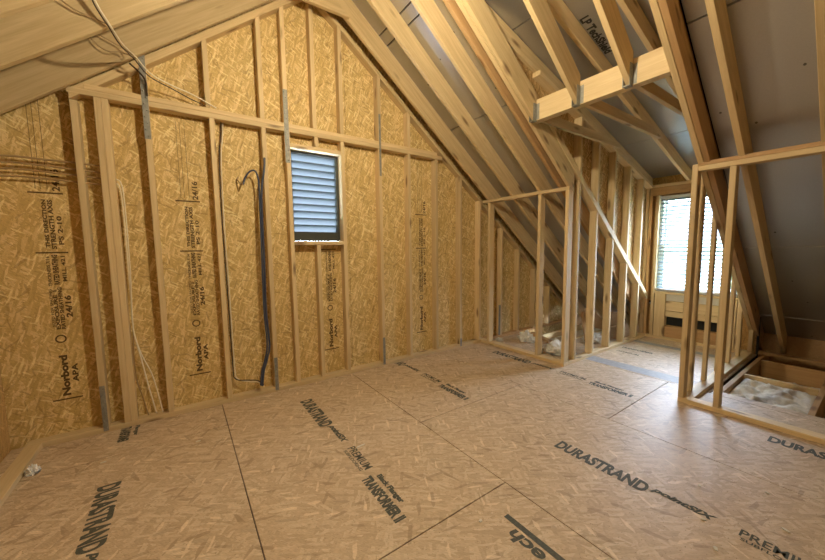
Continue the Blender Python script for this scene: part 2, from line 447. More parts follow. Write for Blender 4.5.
HX0 = 1.90
slope_sheath('ceiling_right', RS, RX-.02, XE+.08, [1.81, HX0, 2.77, 3.73, 4.62, 5.66], YB-.03, GY+.03, [DY0-.11, DY1+.09], holes=[(HX0, 5.66, DY0-.11, DY1+.09)])
slope_sheath('ceiling_left', LS, LX-.2, RX+.02, [-.4, .56], YB-.03, GY+.03, [])
dormer_ceiling = slope_sheath('ceiling_dormer', SS, HX0-.06, 5.95, [2.55, 3.62, 4.72], DY0-.12, DY1+.12, [1.62])
# printed name on the dormer sheathing, reading down the slope
sl = Vector((1, 0, -.30)).normalized()
lettering(dormer_ceiling, 'LP TechShield', (2.80, 1.60, SS(2.80)), sl, (0, -1, 0), .46, .075, M['black'], bold=.045, lift=.002)
# cheek sheathing above the main roof
for nm, ya in (('wall_cheek_far', DY1+.092), ('wall_cheek_near', DY0-.104)):
    xa = 1.95
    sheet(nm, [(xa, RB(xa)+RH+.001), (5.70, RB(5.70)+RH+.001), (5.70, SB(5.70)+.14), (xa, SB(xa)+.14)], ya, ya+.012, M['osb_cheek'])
    yo = ya+.014 if 'far' in nm else ya-.016
    sheet(nm+'_outer', [(xa-.2, RB(xa-.2)+RH+.016), (5.72, RB(5.72)+RH+.016), (5.72, SB(5.72)+.15), (xa-.2, SB(xa-.2)+.15)], yo, yo+.014, M['felt'])

# ------------------------------------------------------------------ timber
W, D = .038, .089
def vstud(x, y, z0, z1, label, dx=W, dy=D, m='wood', group=None, name='wall_stud', cat='stud', z1b=None):
    z1b = z1 if z1b is None else z1b
    o = beam(name, [(x, y, z0), (x+dx, y, z0), (x+dx, y, z1b), (x, y, z1)], (0, dy, 0), (0, 0, 1), M[m])
    return tag(o, label, cat, group)
def plate(x0, x1, y0, y1, z0, z1, label, m='wood', name='wall_plate', cat='plate', group=None):
    if x1-x0 > y1-y0: o = beam(name, [(x0, y0, z0), (x1, y0, z0), (x1, y0, z1), (x0, y0, z1)], (0, y1-y0, 0), (1, 0, 0), M[m])
    else: o = beam(name, [(x0, y0, z0), (x1, y0, z0), (x1, y0, z1), (x0, y0, z1)], (0, y1-y0, 0), (0, 1, 0), M[m])
    return tag(o, label, cat, group)
def sloped(name, f, x0, x1, h, y0, y1, label, cat='rafter', m='woodr', group=None):
    o = beam(name, [(x0, y0, f(x0)), (x1, y0, f(x1)), (x1, y0, f(x1)+h), (x0, y0, f(x0)+h)], (0, y1-y0, 0), (x1-x0, 0, f(x1)-f(x0)), M[m])
    return tag(o, label, cat, group)

# gable wall plates
plate(LX, KX-.001, F, GY-.002, 0, .038, 'bottom plate running along the foot of the strand board gable wall')
plate(KX+D+.002, 5.9, F, GY-.002, 0, .038, 'bottom plate of the gable wall inside the low eave space', m='woodd')
plate(LX, LX+D-.005, YB+.1, F-.004, 0, .038, 'bottom plate along the foot of the left low wall', m='wood')
PZ = 2.43
plate(-.565, 2.74, F, GY-.002, PZ, PZ+.038, 'long horizontal plate across the gable wall, lower of the doubled pair')
plate(-.475, 2.66, F, GY-.002, PZ+.039, PZ+.076, 'long horizontal plate across the gable wall, upper of the doubled pair')
# sloping top plates on the gable
P0, P1 = .050, .004
sloped('sloped_plate', lambda x: LB(x)-.064, -.556, RX-.001, .068, F+.002, GY-.002, 'sloped top plate of the gable wall under the left rafters', 'plate')
sloped('sloped_plate', lambda x: RB(x)-P0+.0, RX+.001, 5.6, .046, F+.002, GY-.002, 'sloped top plate of the gable wall under the right rafters', 'plate')
top = lambda x: min(LB(x)-.066, RB(x)-P0-.002)
low = [(-.555, 'leftmost full-height stud of the gable wall, beside the horizontal wires'),
       (-.432, 'left member of the doubled stud right of the horizontal wires'),
       (-.393, 'right member of the doubled stud with white cables beside it'),
       (-.160, 'gable stud under the long perforated strap'),
       (.264, 'gable stud with a thin two-wire cable hanging beside it'),
       (.660, 'gable stud directly behind the dark blue cables'),
       (.866, 'gable stud bordering the louvered vent on its left side'),
       (1.404, 'gable stud bordering the louvered vent on its right side'),
       (1.840, 'gable stud under the narrow strap right of the vent'),
       (2.225, 'gable stud with the mill print column to its right'),
       (2.630, 'second full stud of the gable wall before the knee wall'),
       (3.035, 'last full stud of the gable wall before the corner stud')]
for x, lab in low:
    z1 = PZ-.001 if x < 2.7 else None
    if x == -.555: z1 = top(x)
    if z1 is None: vstud(x, F, .039, top(x), lab, z1b=top(x+W))
    else: vstud(x, F, .039, z1, lab)
vstud(3.395, F, .039, top(3.395), 'corner stud where the gable wall meets the knee wall', z1b=top(3.395+W))
vstud(1.120, F, .039, 1.388, 'short cripple stud under the sill of the louvered vent')
vstud(1.135, F, 2.336, PZ-.001, 'tiny cripple stud above the louvered vent')
for x, lab in ((-.160, 'upper gable stud behind the top of the long perforated strap'), (.245, 'upper gable stud at the end of the ceiling cable'), (.655, 'upper gable stud, third from the left roof slope'),
               (.860, 'tall upper gable stud with the flat strap at its foot'), (1.125, 'upper gable stud nearest the roof ridge'), (1.405, 'upper gable stud just right of the ridge'),
               (1.840, 'upper gable stud above the narrow strap'), (2.225, 'shortest upper gable stud under the right slope')):
    vstud(x, F, PZ+.077, top(x), lab, z1b=top(x+W))
for x, lab in ((3.85, 'first short gable stud inside the eave space, tallest one'), (4.25, 'second short gable stud inside the eave space'), (4.66, 'third short gable stud inside the eave space'), (5.06, 'lowest gable stud deep in the eave space')):
    vstud(x, F, .039, top(x), lab, z1b=top(x+W))
# vent framing
plate(VX0, VX1, F, GY-.002, 1.39, 1.428, 'sill board under the louvered vent', name='vent_sill', cat='sill')
plate(VX0, VX1, F, GY-.002, 2.297, 2.335, 'header board over the louvered vent', name='vent_header', cat='header')

# main rafters, right slope
ry = [3.15, 2.76, 2.37]
rl = ['right slope rafter nearest the gable wall', 'second right slope rafter from the gable wall', 'third right slope rafter from the gable wall, beside the dormer trimmer']
for y, lab in zip(ry, rl):
    sloped('rafter', RB, RX+.02, XE-.02, RH, y, y+W, lab)
sloped('rafter', RB, RX+.02, KX+D, RH, DY1, DY1+W, 'inner trimmer rafter on the gable side of the dormer opening')
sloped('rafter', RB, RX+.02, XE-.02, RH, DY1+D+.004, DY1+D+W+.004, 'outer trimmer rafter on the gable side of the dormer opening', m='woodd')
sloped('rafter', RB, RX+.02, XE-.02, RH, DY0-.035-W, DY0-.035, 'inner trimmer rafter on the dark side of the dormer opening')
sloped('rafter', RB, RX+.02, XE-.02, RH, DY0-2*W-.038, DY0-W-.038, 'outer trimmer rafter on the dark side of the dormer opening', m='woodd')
for y, lab in ((.67, 'rafter next to the dormer on the dark side'), (.28, 'dark right slope rafter farthest from the gable, past the dormer')):
    sloped('rafter', RB, RX+.02, XE-.02, RH, y, y+W, lab)
# left slope
for y, lab in ((3.215, 'left slope rafter nearest the gable wall'), (2.76, 'second left slope rafter from the gable wall'), (2.37, 'third left slope rafter from the gable wall'), (1.97, 'fourth left slope rafter from the gable wall'), (1.57, 'fifth left slope rafter from the gable wall')):
    sloped('rafter', LB, LX-.08, RX-.02, RH, y, y+W, lab)
o = beam('ridge_board', [(RX-.019, YB+.05, RZ-.03), (RX+.019, YB+.05, RZ-.03), (RX+.019, YB+.05, RZ+RH-.03), (RX-.019, YB+.05, RZ+RH-.03)], (0, GY-YB-.1, 0), (0, 1, 0), M['woodr'])
tag(o, 'long ridge board at the peak of the roof', 'beam')
cz = 3.535
o = beam('collar_tie', [((cz-2.885)/.78-.0, 3.105, cz), ((4.68-cz)/.78, 3.105, cz), ((4.68-cz-.14)/.78, 3.105, cz+.14), ((cz+.14-2.885)/.78, 3.105, cz+.14)], (0, .038, 0), (1, 0, 0), M['woodr'])
tag(o, 'collar tie board crossing under the ridge near the gable wall', 'board')
# header of the opening and cripple rafters
hx = 2.79; hb = RB(hx)+.004
header = beam('dormer_header', [(hx, DY0-.034, hb), (hx+.076, DY0-.034, hb), (hx+.076, DY0-.034, hb+.185), (hx, DY0-.034, hb+.185)], (0, DY1-DY0+.033, 0), (0, 1, 0), M['wood'])
tag(header, 'thick header beam across the head of the dormer opening', 'beam')
def hanger(y, parent):
    x = hx-.003; z = RB(hx)
    boxes('joist_hanger', [(x-.05, x+.002, y-.004, y-.001, z-.002, z+.15), (x-.05, x+.002, y+W+.001, y+W+.004, z-.002, z+.15), (x-.05, x+.002, y-.004, y+W+.004, z-.008, z-.003),
                           (x, x+.002, y-.03, y+W+.03, z+.01, z+.15)], M['metal'], parent)
for y, lab in ((1.565, 'short cripple rafter resting on the header, nearer the gable'), (1.175, 'short cripple rafter resting on the header, nearer the dark side')):
    r = sloped('cripple_rafter', RB, RX+.02, hx-.001, RH, y, y+W, lab)
    hanger(y, r)
r = sloped('cripple_rafter', RB, RX+.02, hx-.001, RH, DY1-.045, DY1-.007, 'cripple rafter hung against the gable side trimmer')
hanger(DY1-.045, r)
# dormer rafters (low slope) and horizontal ceiling joists
dl = ['dormer rafter lying over the gable side cheek wall', 'dormer rafter crossing the middle of the dormer ceiling', 'dormer rafter half hidden near the dark side trimmer', 'dormer rafter over the dark side cheek wall']
for y, lab in zip((DY1+.044, 1.605, 1.215, DY0-.032), dl):
    sloped('dormer_rafter', SB, 1.93, 5.85, .14, y, y+W, lab, m='wood' if y < 2 else 'woodr')
jz = 2.53
jl = ['pale ceiling joist end over the gable side cheek wall', 'short pale ceiling joist beside the middle dormer rafter', 'short ceiling joist near the dark side trimmer']
for y, lab in zip((DY1-.03, 1.562, 1.172), jl):
    xa = hx+.08; xe = (3.88-jz)/.30
    o = beam('ceiling_joist', [(xa, y, jz), (xe, y, jz), (xe-.30, y, jz+.089), (xa, y, jz+.089)], (0, W, 0), (1, 0, 0), M['wood']); tag(o, lab, 'joist')

# knee wall (faces the room) on both sides of the dormer
plate(KX, KX+D, DY1, GY-.004, 0, .038, 'bottom plate of the knee wall section beside the gable')
plate(KX, KX+D, DY1+.001, F-.002, 1.945, 1.983, 'top plate of the knee wall section beside the gable')
plate(KX, KX+D, YB+.1, DY0, 0, .038, 'bottom plate of the dark knee wall on the near side of the dormer')
plate(KX, KX+D, YB+.1, DY0-.04, 1.93, 1.968, 'lower top plate of the dark knee wall')
plate(KX, KX+D, YB+.1, DY0-.04, 1.969, 2.0, 'upper top plate of the dark knee wall', m='woodd')
def kstud(y, z1, lab, m='wood'):
    o = beam('knee_wall_stud', [(KX, y, .039), (KX+D, y, .039), (KX+D, y, min(z1, RB(KX+D)-.001) if z1 > 1.95 else z1), (KX, y, z1)], (0, W, 0), (0, 0, 1), M[m]); return tag(o, lab, 'stud')
kstud(3.13, 1.944, 'knee wall stud standing against the gable wall')
kstud(2.36, 1.944, 'single knee wall stud in the middle of the section beside the gable')
kstud(DY1+.002, 1.944, 'corner post of the knee wall at the gable side of the dormer')
kstud(DY0-W-.001, RB(KX)-.002, 'corner post of the knee wall at the dark side of the dormer')
kstud(.712, 1.929, 'stud of the dark knee wall standing apart from the corner post')

# cheek walls: studs from the floor to a sloped plate that follows the main roof, then short studs to the dormer rafters
plate(KX+D+.001, 5.60, DY1+.001, DY1+D, 0, .038, 'bottom plate of the gable side cheek wall, pale in the daylight')
plate(KX+D+.001, 5.60, DY0-D, DY0-.001, 0, .038, 'bottom plate of the dark side cheek wall')
CP = lambda x: RB(x)+RH+.003
sloped('sloped_plate', CP, 2.72, 5.59, .085, DY1-.004, DY1+D-.002, 'pale sloped plate running diagonally down the gable side cheek wall', 'plate', m='wood')
sloped('sloped_plate', CP, 2.90, 5.59, .085, DY0-D+.03, DY0, 'sloped plate running diagonally down the dark side cheek wall', 'plate', m='wood')
names = ['first', 'second', 'third', 'fourth', 'fifth']
for i, x in enumerate((3.655, 4.05, 4.46, 4.87, 5.27)):
    for ya, side, dd, ww in ((DY1+.002, 'gable side', D-.004, W), (DY0-.033, 'dark side', .032, .06)):
        top0, top1 = CP(x)-.001, CP(x+ww)-.001
        # in the plane of the wall the stud is notched round the rafters: it stands beside them and reaches the sloped plate
        o = beam('cheek_stud', [(x, ya, .039), (x+ww, ya, .039), (x+ww, ya, top1), (x, ya, top0)], (0, dd, 0), (0, 0, 1), M['wood'])
        tag(o, f'{names[i]} lower stud of the {side} cheek wall counted from the knee wall', 'stud')
        b0, b1 = CP(x)+.086, CP(x+ww)+.086
        o = beam('cheek_stud', [(x, ya, b0), (x+ww, ya, b1), (x+ww, ya, SB(x+ww)-.046), (x, ya, SB(x)-.046)], (0, dd, 0), (0, 0, 1), M['wood'])
        tag(o, f'{names[i]} upper stud of the {side} cheek wall counted from the knee wall', 'stud')
for x, lab in ((3.22, 'short upper cheek stud just behind the header beam'),):
    o = beam('cheek_stud', [(x, DY1+.002, CP(x)+.086), (x+W, DY1+.002, CP(x+W)+.086), (x+W, DY1+.002, SB(x+W)-.046), (x, DY1+.002, SB(x)-.046)], (0, D-.004, 0), (0, 0, 1), M['wood']); tag(o, lab, 'stud')
for ya, side in ((DY1+.001, 'gable side'), (DY0-D, 'dark side')):
    sloped('sloped_plate', lambda x: SB(x)-.045, 2.9, 5.59, .044, ya, ya+D-.002, f'top plate of the {side} cheek wall under the dormer rafter', 'plate', m='wood')

# ------------------------------------------------------------------ window wall of the dormer
WX = 5.60
plate(WX, WX+D, DY0-D, DY1+D, 0, .038, 'bottom plate of the window wall at the end of the dormer')
tz = SB(WX)-.002
plate(WX, WX+D, DY0-D, DY1+D, tz-.040, tz-.002, 'top plate of the dormer window wall', m='wood')
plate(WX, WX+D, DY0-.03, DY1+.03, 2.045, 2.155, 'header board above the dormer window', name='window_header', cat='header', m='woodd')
def wstud(y, w, z0, z1, lab, m='wood', x=WX, name='window_wall_stud'):
    o = beam(name, [(x, y, z0), (x+D, y, z0), (x+D, y, z1), (x, y, z1)], (0, w, 0), (0, 0, 1), M[m]); return tag(o, lab, 'stud')
wstud(DY1+.045, .042, .039, tz-.041, 'corner stud of the window wall touching the gable side cheek')
wstud(DY1-.001, .038, .039, 2.044, 'second stud of the window wall beside the corner stud', 'woodd')
wstud(1.938, .038, .039, 2.044, 'stud trimming the gable side of the dormer window', 'wood')
wstud(1.80, .13, .039, .655, 'broad post under the gable side end of the window sill')
wstud(DY0-.085, .042, .039, tz-.041, 'corner stud of the window wall touching the dark side cheek')
wstud(1.015, .038, .039, 2.044, 'stud trimming the dark side of the dormer window')
wstud(1.06, .13, .039, .655, 'broad post under the dark side end of the window sill')
plate(WX-.012, WX+D, 1.057, 1.936, .656, .682, 'thin board forming the sill of the dormer window', name='window_sill_board', cat='sill')
wb = [(.56, .654, 'white board under the dormer window sill', 'wrap'), (.42, .555, 'upper wood block below the dormer window', 'wood'), (.335, .412, 'middle wood block below the dormer window', 'wood'), (.04, .20, 'lowest wood board below the dormer window', 'woodd')]
for z0, z1, lab, m in wb:
    plate(WX+.02, WX+.058, 1.192, 1.798, z0, z1, lab, m=m, name='cripple_board', cat='board')
# outside sheathing of the window wall
zt = SB(5.72)+.1445
bs = [(5.692, 5.704, DY0-.10, 1.055, -.05, zt), (5.692, 5.704, 1.937, DY1+.09, -.05, zt), (5.692, 5.704, 1.055, 1.937, 2.03, zt), (5.692, 5.704, 1.055, 1.937, -.05, .20), (5.692, 5.704, 1.055, 1.937, .335, .655)]
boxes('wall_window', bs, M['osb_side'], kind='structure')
boxes('wall_window_outer', [(5.706, 5.72, DY0-.12, 1.055, -.05, zt), (5.706, 5.72, 1.937, DY1+.11, -.05, zt), (5.706, 5.72, 1.055, 1.937, 2.03, zt), (5.706, 5.72, 1.055, 1.937, -.05, .655)], M['felt'], kind='structure')
# window unit
win = bpy.data.objects.new('window_1', None); COL.objects.link(win); win.location = (5.68, 1.495, .68); win['kind'] = 'structure'
y0, y1, z0, z1 = 1.06, 1.932, .684, 2.028
def frame(name, x0, x1, y0, y1, z0, z1, w, m, parent):
    return boxes(name, [(x0, x1, y0, y0+w, z0, z1), (x0, x1, y1-w, y1, z0, z1), (x0, x1, y0+w, y1-w, z0, z0+w), (x0, x1, y0+w, y1-w, z1-w, z1)], m, parent)
frame('window_frame', 5.66, 5.73, y0, y1, z0, z1, .035, M['vinyl'], win)
zm = (z0+z1)/2
frame('sash', 5.675, 5.70, y0+.036, y1-.036, z0+.036, zm+.015, .03, M['vinyl'], win)
frame('sash', 5.703, 5.725, y0+.036, y1-.036, zm-.015, z1-.036, .03, M['vinyl'], win)
boxes('pane', [(5.685, 5.689, y0+.067, y1-.067, z0+.067, zm-.016)], M['glass'], win)
boxes('pane', [(5.712, 5.716, y0+.067, y1-.067, zm+.016, z1-.067)], M['glass'], win)
# blind: a thing of its own
bl = empty('window_blind', (5.63, 1.495, 2.02), 'white slatted blind lowered over the dormer window', 'blind')
boxes('head_rail', [(5.603, 5.657, y0+.006, y1-.006, 1.985, 2.026)], M['vinyl'], bl, bev=.002)
bm = bmesh.new(); n = 25; zb = .72
for i in range(n):
    z = zb+.022+(1.975-zb-.022)*i/(n-1); t = math.radians(-29); w = .024
    a = Vector((5.632-w*math.cos(t), 0, z+w*math.sin(t))); b = Vector((5.632+w*math.cos(t), 0, z-w*math.sin(t)))
    mid = (a+b)/2+Vector((.001, 0, .002)); pr = [a, mid, b, b+Vector((0, 0, .0012)), mid+Vector((0, 0, .0012)), a+Vector((0, 0, .0012))]
    addprism(bm, [(p.x, y0+.008, p.z) for p in pr], (0, y1-y0-.016, 0))
finish(bm, 'slats', M['blind'], bl)
boxes('bottom_rail', [(5.607, 5.657, y0+.008, y1-.008, zb-.012, zb+.006)], M['vinyl'], bl, bev=.002)
for y in (1.16, 1.50, 1.83): boxes('ladder_cord', [(5.6055, 5.6065, y, y+.002, zb, 1.985), (5.6575, 5.6585, y, y+.002, zb, 1.985)], M['whitec'], bl)
tube('tilt_wand', [(5.605, 1.86, 1.98), (5.604, 1.862, 1.6), (5.606, 1.865, 1.25)], .004, M['whitec'], bl)

# ------------------------------------------------------------------ gable vent
vt = empty('louvered_vent', (1.153, GY, 1.43), 'rectangular louvered gable vent with pale daylight blades and dark frame', 'vent')
boxes('vent_frame', [(VX0+.002, VX0+.024, GY-.01, GY+.05, VZ0+.002, VZ1-.003), (VX1-.030, VX1-.002, GY-.01, GY+.05, VZ0+.002, VZ1-.003),
                     (VX0+.02, VX1-.02, GY-.01, GY+.05, VZ1-.022, VZ1-.003)], M['dframe'], vt)
boxes('bottom_panel', [(VX0+.02, VX1-.02, GY-.006, GY+.05, VZ0+.002, VZ0+.092)], M['dframe'], vt)
nb = 11
for i in range(nb):
    zz = VZ0+.095+(VZ1-VZ0-.117)*i/nb; p = (VZ1-VZ0-.117)/nb
    bm = bmesh.new()
    addprism(bm, [(VX0+.021, GY+.012, zz+p*.98), (VX0+.021, GY+.047, zz-.008), (VX0+.021, GY+.0485, zz-.008), (VX0+.021, GY+.0135, zz+p*.98)], (VX1-VX0-.042, 0, 0))
    b = finish(bm, 'louver_blade', M['slatv'], vt)
    boxes('blade_lip', [(VX0+.021, VX1-.021, GY+.004, GY+.0135, zz+p*.90, zz+p*.99)], M['dframe'], b)

# ------------------------------------------------------------------ metal straps and cables
def strap(x0, x1, z0, z1, lab, y=F, m='metal', holes=6):
    bm = bmesh.new(); addbox(bm, x0, x1, y-.003, y-.0012, z0, z1)
    n = max(2, int((z1-z0)/.045))
    for i in range(n):
        cx = x0+(x1-x0)*(.3 if i % 2 else .7); cz_ = z0+(z1-z0)*(i+.5)/n
        r = bmesh.ops.create_uvsphere(bm, u_segments=8, v_segments=5, radius=.007, matrix=Matrix.Translation((cx, y-.003, cz_)))
    return tag(finish(bm, 'metal_strap', M[m]), lab, 'strap')
strap(-.163, -.124, 2.19, 2.79, 'long dimpled steel strap at the top of the stud near the ceiling wires')
strap(.856, .897, 2.15, 2.80, 'flat steel strap beside the top left corner of the louvered vent')
strap(1.848, 1.872, 2.14, 2.79, 'narrow steel strap on the stud right of the louvered vent')
strap(-.553, -.523, .012, .36, 'grey steel strap at the foot of the leftmost gable stud')
strap(.664, .694, .012, .33, 'grey steel strap at the foot of the stud behind the blue cables')
strap(1.844, 1.874, .012, .33, 'grey steel strap at the foot of the stud right of the vent')
strap(3.805, 3.845, .045, .5, 'dull steel strap at the foot of a stud in the eave space')
strap(3.04, 3.07, .012, .12, 'tiny steel strap at the foot of the last full gable stud')

# four horizontal runs through the leftmost studs
for i, (z, sag, lab) in enumerate(((1.975, .004, 'topmost'), (1.935, .010, 'second from the top'), (1.895, .010, 'third from the top'), (1.848, .008, 'lowest'))):
    t = tube('horizontal_cable', [(LX+.005, 3.312, z-.012), (-.86, 3.318, z), (-.72, 3.322, z-.002), (-.60, 3.318, z-sag), (-.50, 3.318, z-sag-.004), (-.42, 3.318, z-sag-.01)], .0065, M['brownc'])
    tag(t, f'{lab} of the four tan cables crossing the leftmost gable studs', 'cable')
# ceiling cables
Y = 3.10
c = tube('ceiling_cable', [(-.335, 2.64, 2.93), (-.309, 2.70, 2.78), (-.255, 2.735, 2.678), (-.222, 2.85, 2.655), (-.192, 3.0, 2.675), (-.165, 3.1, 2.69), (-.09, Y+.06, 2.625), (.03, Y+.12, 2.60), (.15, 3.24, 2.575), (.235, 3.25, 2.545), (.32, 3.26, 2.512)], .005, M['whitec'])
tag(c, 'pale cable sweeping down from the rafters to the gable wall, the upper one', 'cable')
c = tube('ceiling_cable', [(-.345, 2.64, 2.93), (-.318, 2.70, 2.77), (-.262, 2.735, 2.668), (-.230, 2.85, 2.64), (-.198, 3.0, 2.66), (-.172, 3.1, 2.67), (-.10, Y+.06, 2.605), (.03, Y+.12, 2.575), (.13, 3.25, 2.545), (.24, 3.258, 2.512)], .004, M['blackc'])
tag(c, 'dark cable sweeping down from the rafters just below the pale one', 'cable')
c = tube('ceiling_cable', [(-.49, 2.70, 2.78), (-.46, 2.73, 2.745), (-.398, 2.74, 2.71), (-.337, 2.745, 2.70), (-.265, 2.74, 2.68)], .0038, M['brownc'])
tag(c, 'thin cable crossing the upper left rafters toward the sweeping pair', 'cable')
c = tube('ceiling_cable', [(-.41, 3.19, 2.79), (-.365, 3.18, 2.74), (-.31, 3.17, 2.715), (-.25, 3.17, 2.73), (-.165, 3.11, 2.69)], .0038, M['brownc'])
tag(c, 'small drooping cable loop in front of the rafter nearest the gable', 'cable')
c = tube('ceiling_cable', [(-.40, 3.19, 2.835), (-.32, 3.185, 2.80), (-.24, 3.18, 2.765), (-.16, 3.11, 2.69)], .0038, M['brownc'])
tag(c, 'short straight cable just above the drooping cable loop', 'cable')
c = tube('ceiling_cable', [(-.205, 3.14, 2.655), (-.165, 3.20, 2.64), (-.13, 3.24, 2.60), (-.128, 3.258, 2.50)], .006, M['blackc'])
tag(c, 'dark cable end curling behind the long perforated strap', 'cable')
# two thin wires inside the bay right of the stud
for dx, m, lab in ((0, 'blackc', 'dark thin wire hanging beside the gable stud left of the blue cables'), (.014, 'whitec', 'pale thin wire hanging beside the gable stud left of the blue cables')):
    c = tube('hanging_wire', [(.355+dx, 3.335, 2.43), (.345+dx, 3.34, 2.30), (.325+dx, 3.335, 2.12), (.316+dx, 3.335, 1.6), (.322+dx, 3.335, .9), (.325+dx, 3.33, .30), (.34+dx, 3.31, .19), (.44, 3.28, .165-dx), (.51, 3.262, .15-dx), (.56, 3.25, .10-dx)], .0045, M[m])
    tag(c, lab, 'wire')
c = tube('blue_cable', [(.672, 3.262, 2.165), (.660, 3.255, 2.05), (.628, 3.255, 1.82), (.622, 3.258, 1.3), (.615, 3.258, .8), (.628, 3.258, .47), (.600, 3.25, .34), (.565, 3.245, .23), (.545, 3.235, .10)], .0095, M['navy'])
tag(c, 'thick dark blue cable on the gable stud with its end pointing up', 'cable')
c = tube('blue_cable', [(.487, 3.27, 1.915), (.510, 3.275, 1.98), (.545, 3.262, 2.03), (.585, 3.255, 2.04), (.607, 3.25, 1.98), (.611, 3.25, 1.85), (.603, 3.252, 1.3), (.597, 3.252, .8), (.607, 3.25, .48), (.580, 3.24, .34), (.548, 3.235, .24), (.530, 3.23, .11)], .0075, M['navy'])
tag(c, 'dark blue cable whose top hooks over to the left', 'cable')
c = tube('cable_tail', [(.484, 3.27, 1.912), (.470, 3.30, 1.93), (.455, 3.335, 1.965), (.462, 3.345, 1.99)], .006, M['brownc']); tag(c, 'frayed tan end beyond the hooked blue cable', 'cable')
# cables beside the doubled stud
for k, (pts, m, lab) in enumerate((
    ([(-.352, 3.31, 1.88), (-.325, 3.31, 1.84), (-.318, 3.315, 1.65), (-.322, 3.315, 1.2), (-.335, 3.31, .78), (-.318, 3.30, .62), (-.30, 3.29, .50), (-.27, 3.28, .28), (-.235, 3.265, .06)], 'whitec', 'pale cable beside the doubled stud, splaying at its foot, middle strand'),
    ([(-.352, 3.315, 1.85), (-.335, 3.32, 1.80), (-.330, 3.32, 1.6), (-.333, 3.32, 1.0), (-.335, 3.315, .75), (-.30, 3.30, .55), (-.24, 3.28, .36), (-.195, 3.262, .06)], 'whitec', 'pale cable beside the doubled stud, strand splaying farthest right'),
    ([(-.335, 3.32, .78), (-.345, 3.31, .55), (-.34, 3.295, .35), (-.31, 3.28, .2), (-.285, 3.262, .06)], 'brownc', 'tan cable strand nearest the foot of the doubled stud'))):
    tag(tube('wall_cable', pts, .0045, M[m]), lab, 'cable')

# ------------------------------------------------------------------ eave space on the dark side: joists, insulation
for y, lab in ((.262, 'floor joist between the insulation bay and the dark bay'), (-.145, 'floor joist beyond the dark bay')):
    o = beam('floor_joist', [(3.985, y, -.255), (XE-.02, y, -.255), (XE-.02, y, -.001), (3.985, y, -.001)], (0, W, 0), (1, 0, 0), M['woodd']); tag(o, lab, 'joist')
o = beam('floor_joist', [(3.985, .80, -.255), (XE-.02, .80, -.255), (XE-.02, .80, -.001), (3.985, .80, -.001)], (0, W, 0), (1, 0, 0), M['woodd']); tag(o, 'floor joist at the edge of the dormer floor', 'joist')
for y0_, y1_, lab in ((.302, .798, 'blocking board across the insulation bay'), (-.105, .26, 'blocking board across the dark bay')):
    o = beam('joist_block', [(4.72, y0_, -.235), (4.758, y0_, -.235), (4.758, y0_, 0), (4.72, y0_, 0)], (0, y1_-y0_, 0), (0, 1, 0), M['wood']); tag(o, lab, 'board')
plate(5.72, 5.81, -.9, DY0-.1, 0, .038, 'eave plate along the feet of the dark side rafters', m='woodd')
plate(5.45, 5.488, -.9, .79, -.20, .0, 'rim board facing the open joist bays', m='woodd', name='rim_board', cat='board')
def fluffy(name, x0, x1, y0, y1, z, amp, m, lab, cat, nx=34, ny=28, seed=1, kind=None, base=None):
    rnd = random.Random(seed); bm = bmesh.new(); G = []
    from mathutils import noise
    for i in range(nx+1):
        row = []
        for j in range(ny+1):
            u, v = i/nx, j/ny; x = x0+(x1-x0)*u; y = y0+(y1-y0)*v
            e = min(u, 1-u, v, 1-v)*6; e = min(1, e)
            h = noise.fractal(Vector((x*7+seed, y*7, seed)), 1, 2, 5)*amp + noise.noise(Vector((x*30, y*30, seed)))*amp*.35
            row.append(bm.verts.new((x, y, z+(h+amp*.4)*e**.5)))
        G.append(row)
    for i in range(nx):
        for j in range(ny): bm.faces.new((G[i][j], G[i+1][j], G[i+1][j+1], G[i][j+1]))
    zb_ = (base if base is not None else z-.02)
    r = bmesh.ops.extrude_face_region(bm, geom=list(bm.faces)); 
    for v in [g for g in r['geom'] if isinstance(g, bmesh.types.BMVert)]: v.co.z = zb_
    o = finish(bm, name, m, smooth=True); return tag(o, lab, cat, kind=kind)
fluffy('insulation_batt', 3.995, 4.71, .305, .795, -.055, .05, M['insul'], 'fluffy pale insulation batt filling the first open joist bay', 'insulation', seed=3, base=-.2)
fluffy('insulation_batt', 4.765, 5.44, .305, .795, -.19, .04, M['insul'], 'sunken insulation batt in the bay behind the blocking board', 'insulation', seed=5, base=-.25)
def scrap(name, cx, cy, z, r, h, m, lab, cat, seed, sx=1, sy=1, n=22):
    from mathutils import noise
    bm = bmesh.new(); bmesh.ops.create_icosphere(bm, subdivisions=4, radius=1)
    for v in bm.verts:
        d = v.co.normalized(); k = 1+.55*noise.fractal(d*2.2+Vector((seed, 0, 0)), 1, 2, 4)+.22*noise.noise(d*9+Vector((0, seed, 0)))
        v.co = Vector((d.x*r*sx*k, d.y*r*sy*k, max(-.0, d.z)*h*k))
    for v in bm.verts: v.co += Vector((cx, cy, z+.001))
    return tag(finish(bm, name, m, smooth=False), lab, cat)
scrap('plastic_sheet', 3.90, 2.36, 0, .17, .11, M['plastic'], 'crumpled white plastic sheet on the floor behind the knee wall', 'plastic sheet', 2, 1.0, 1.0)
scrap('plastic_sheet', 4.02, 2.92, 0, .10, .12, M['plastic'], 'small crumpled white plastic piece nearer the gable behind the knee wall', 'plastic sheet', 8, .8, 1.1)
scrap('insulation_scrap', 3.72, 3.18, 0, .05, .03, M['insul'], 'tiny insulation scrap at the foot of the gable behind the knee wall', 'insulation', 4)
scrap('insulation_scrap', 4.75, 2.35, 0, .14, .08, M['insul'], 'insulation scrap on the eave deck behind the cheek wall studs', 'insulation', 11, 1.3, .8)
scrap('insulation_scrap', 4.95, .18, -.262, .16, .07, M['plastic'], 'torn white scrap at the bottom of the dark joist bay', 'insulation', 13, 1.0, .4)
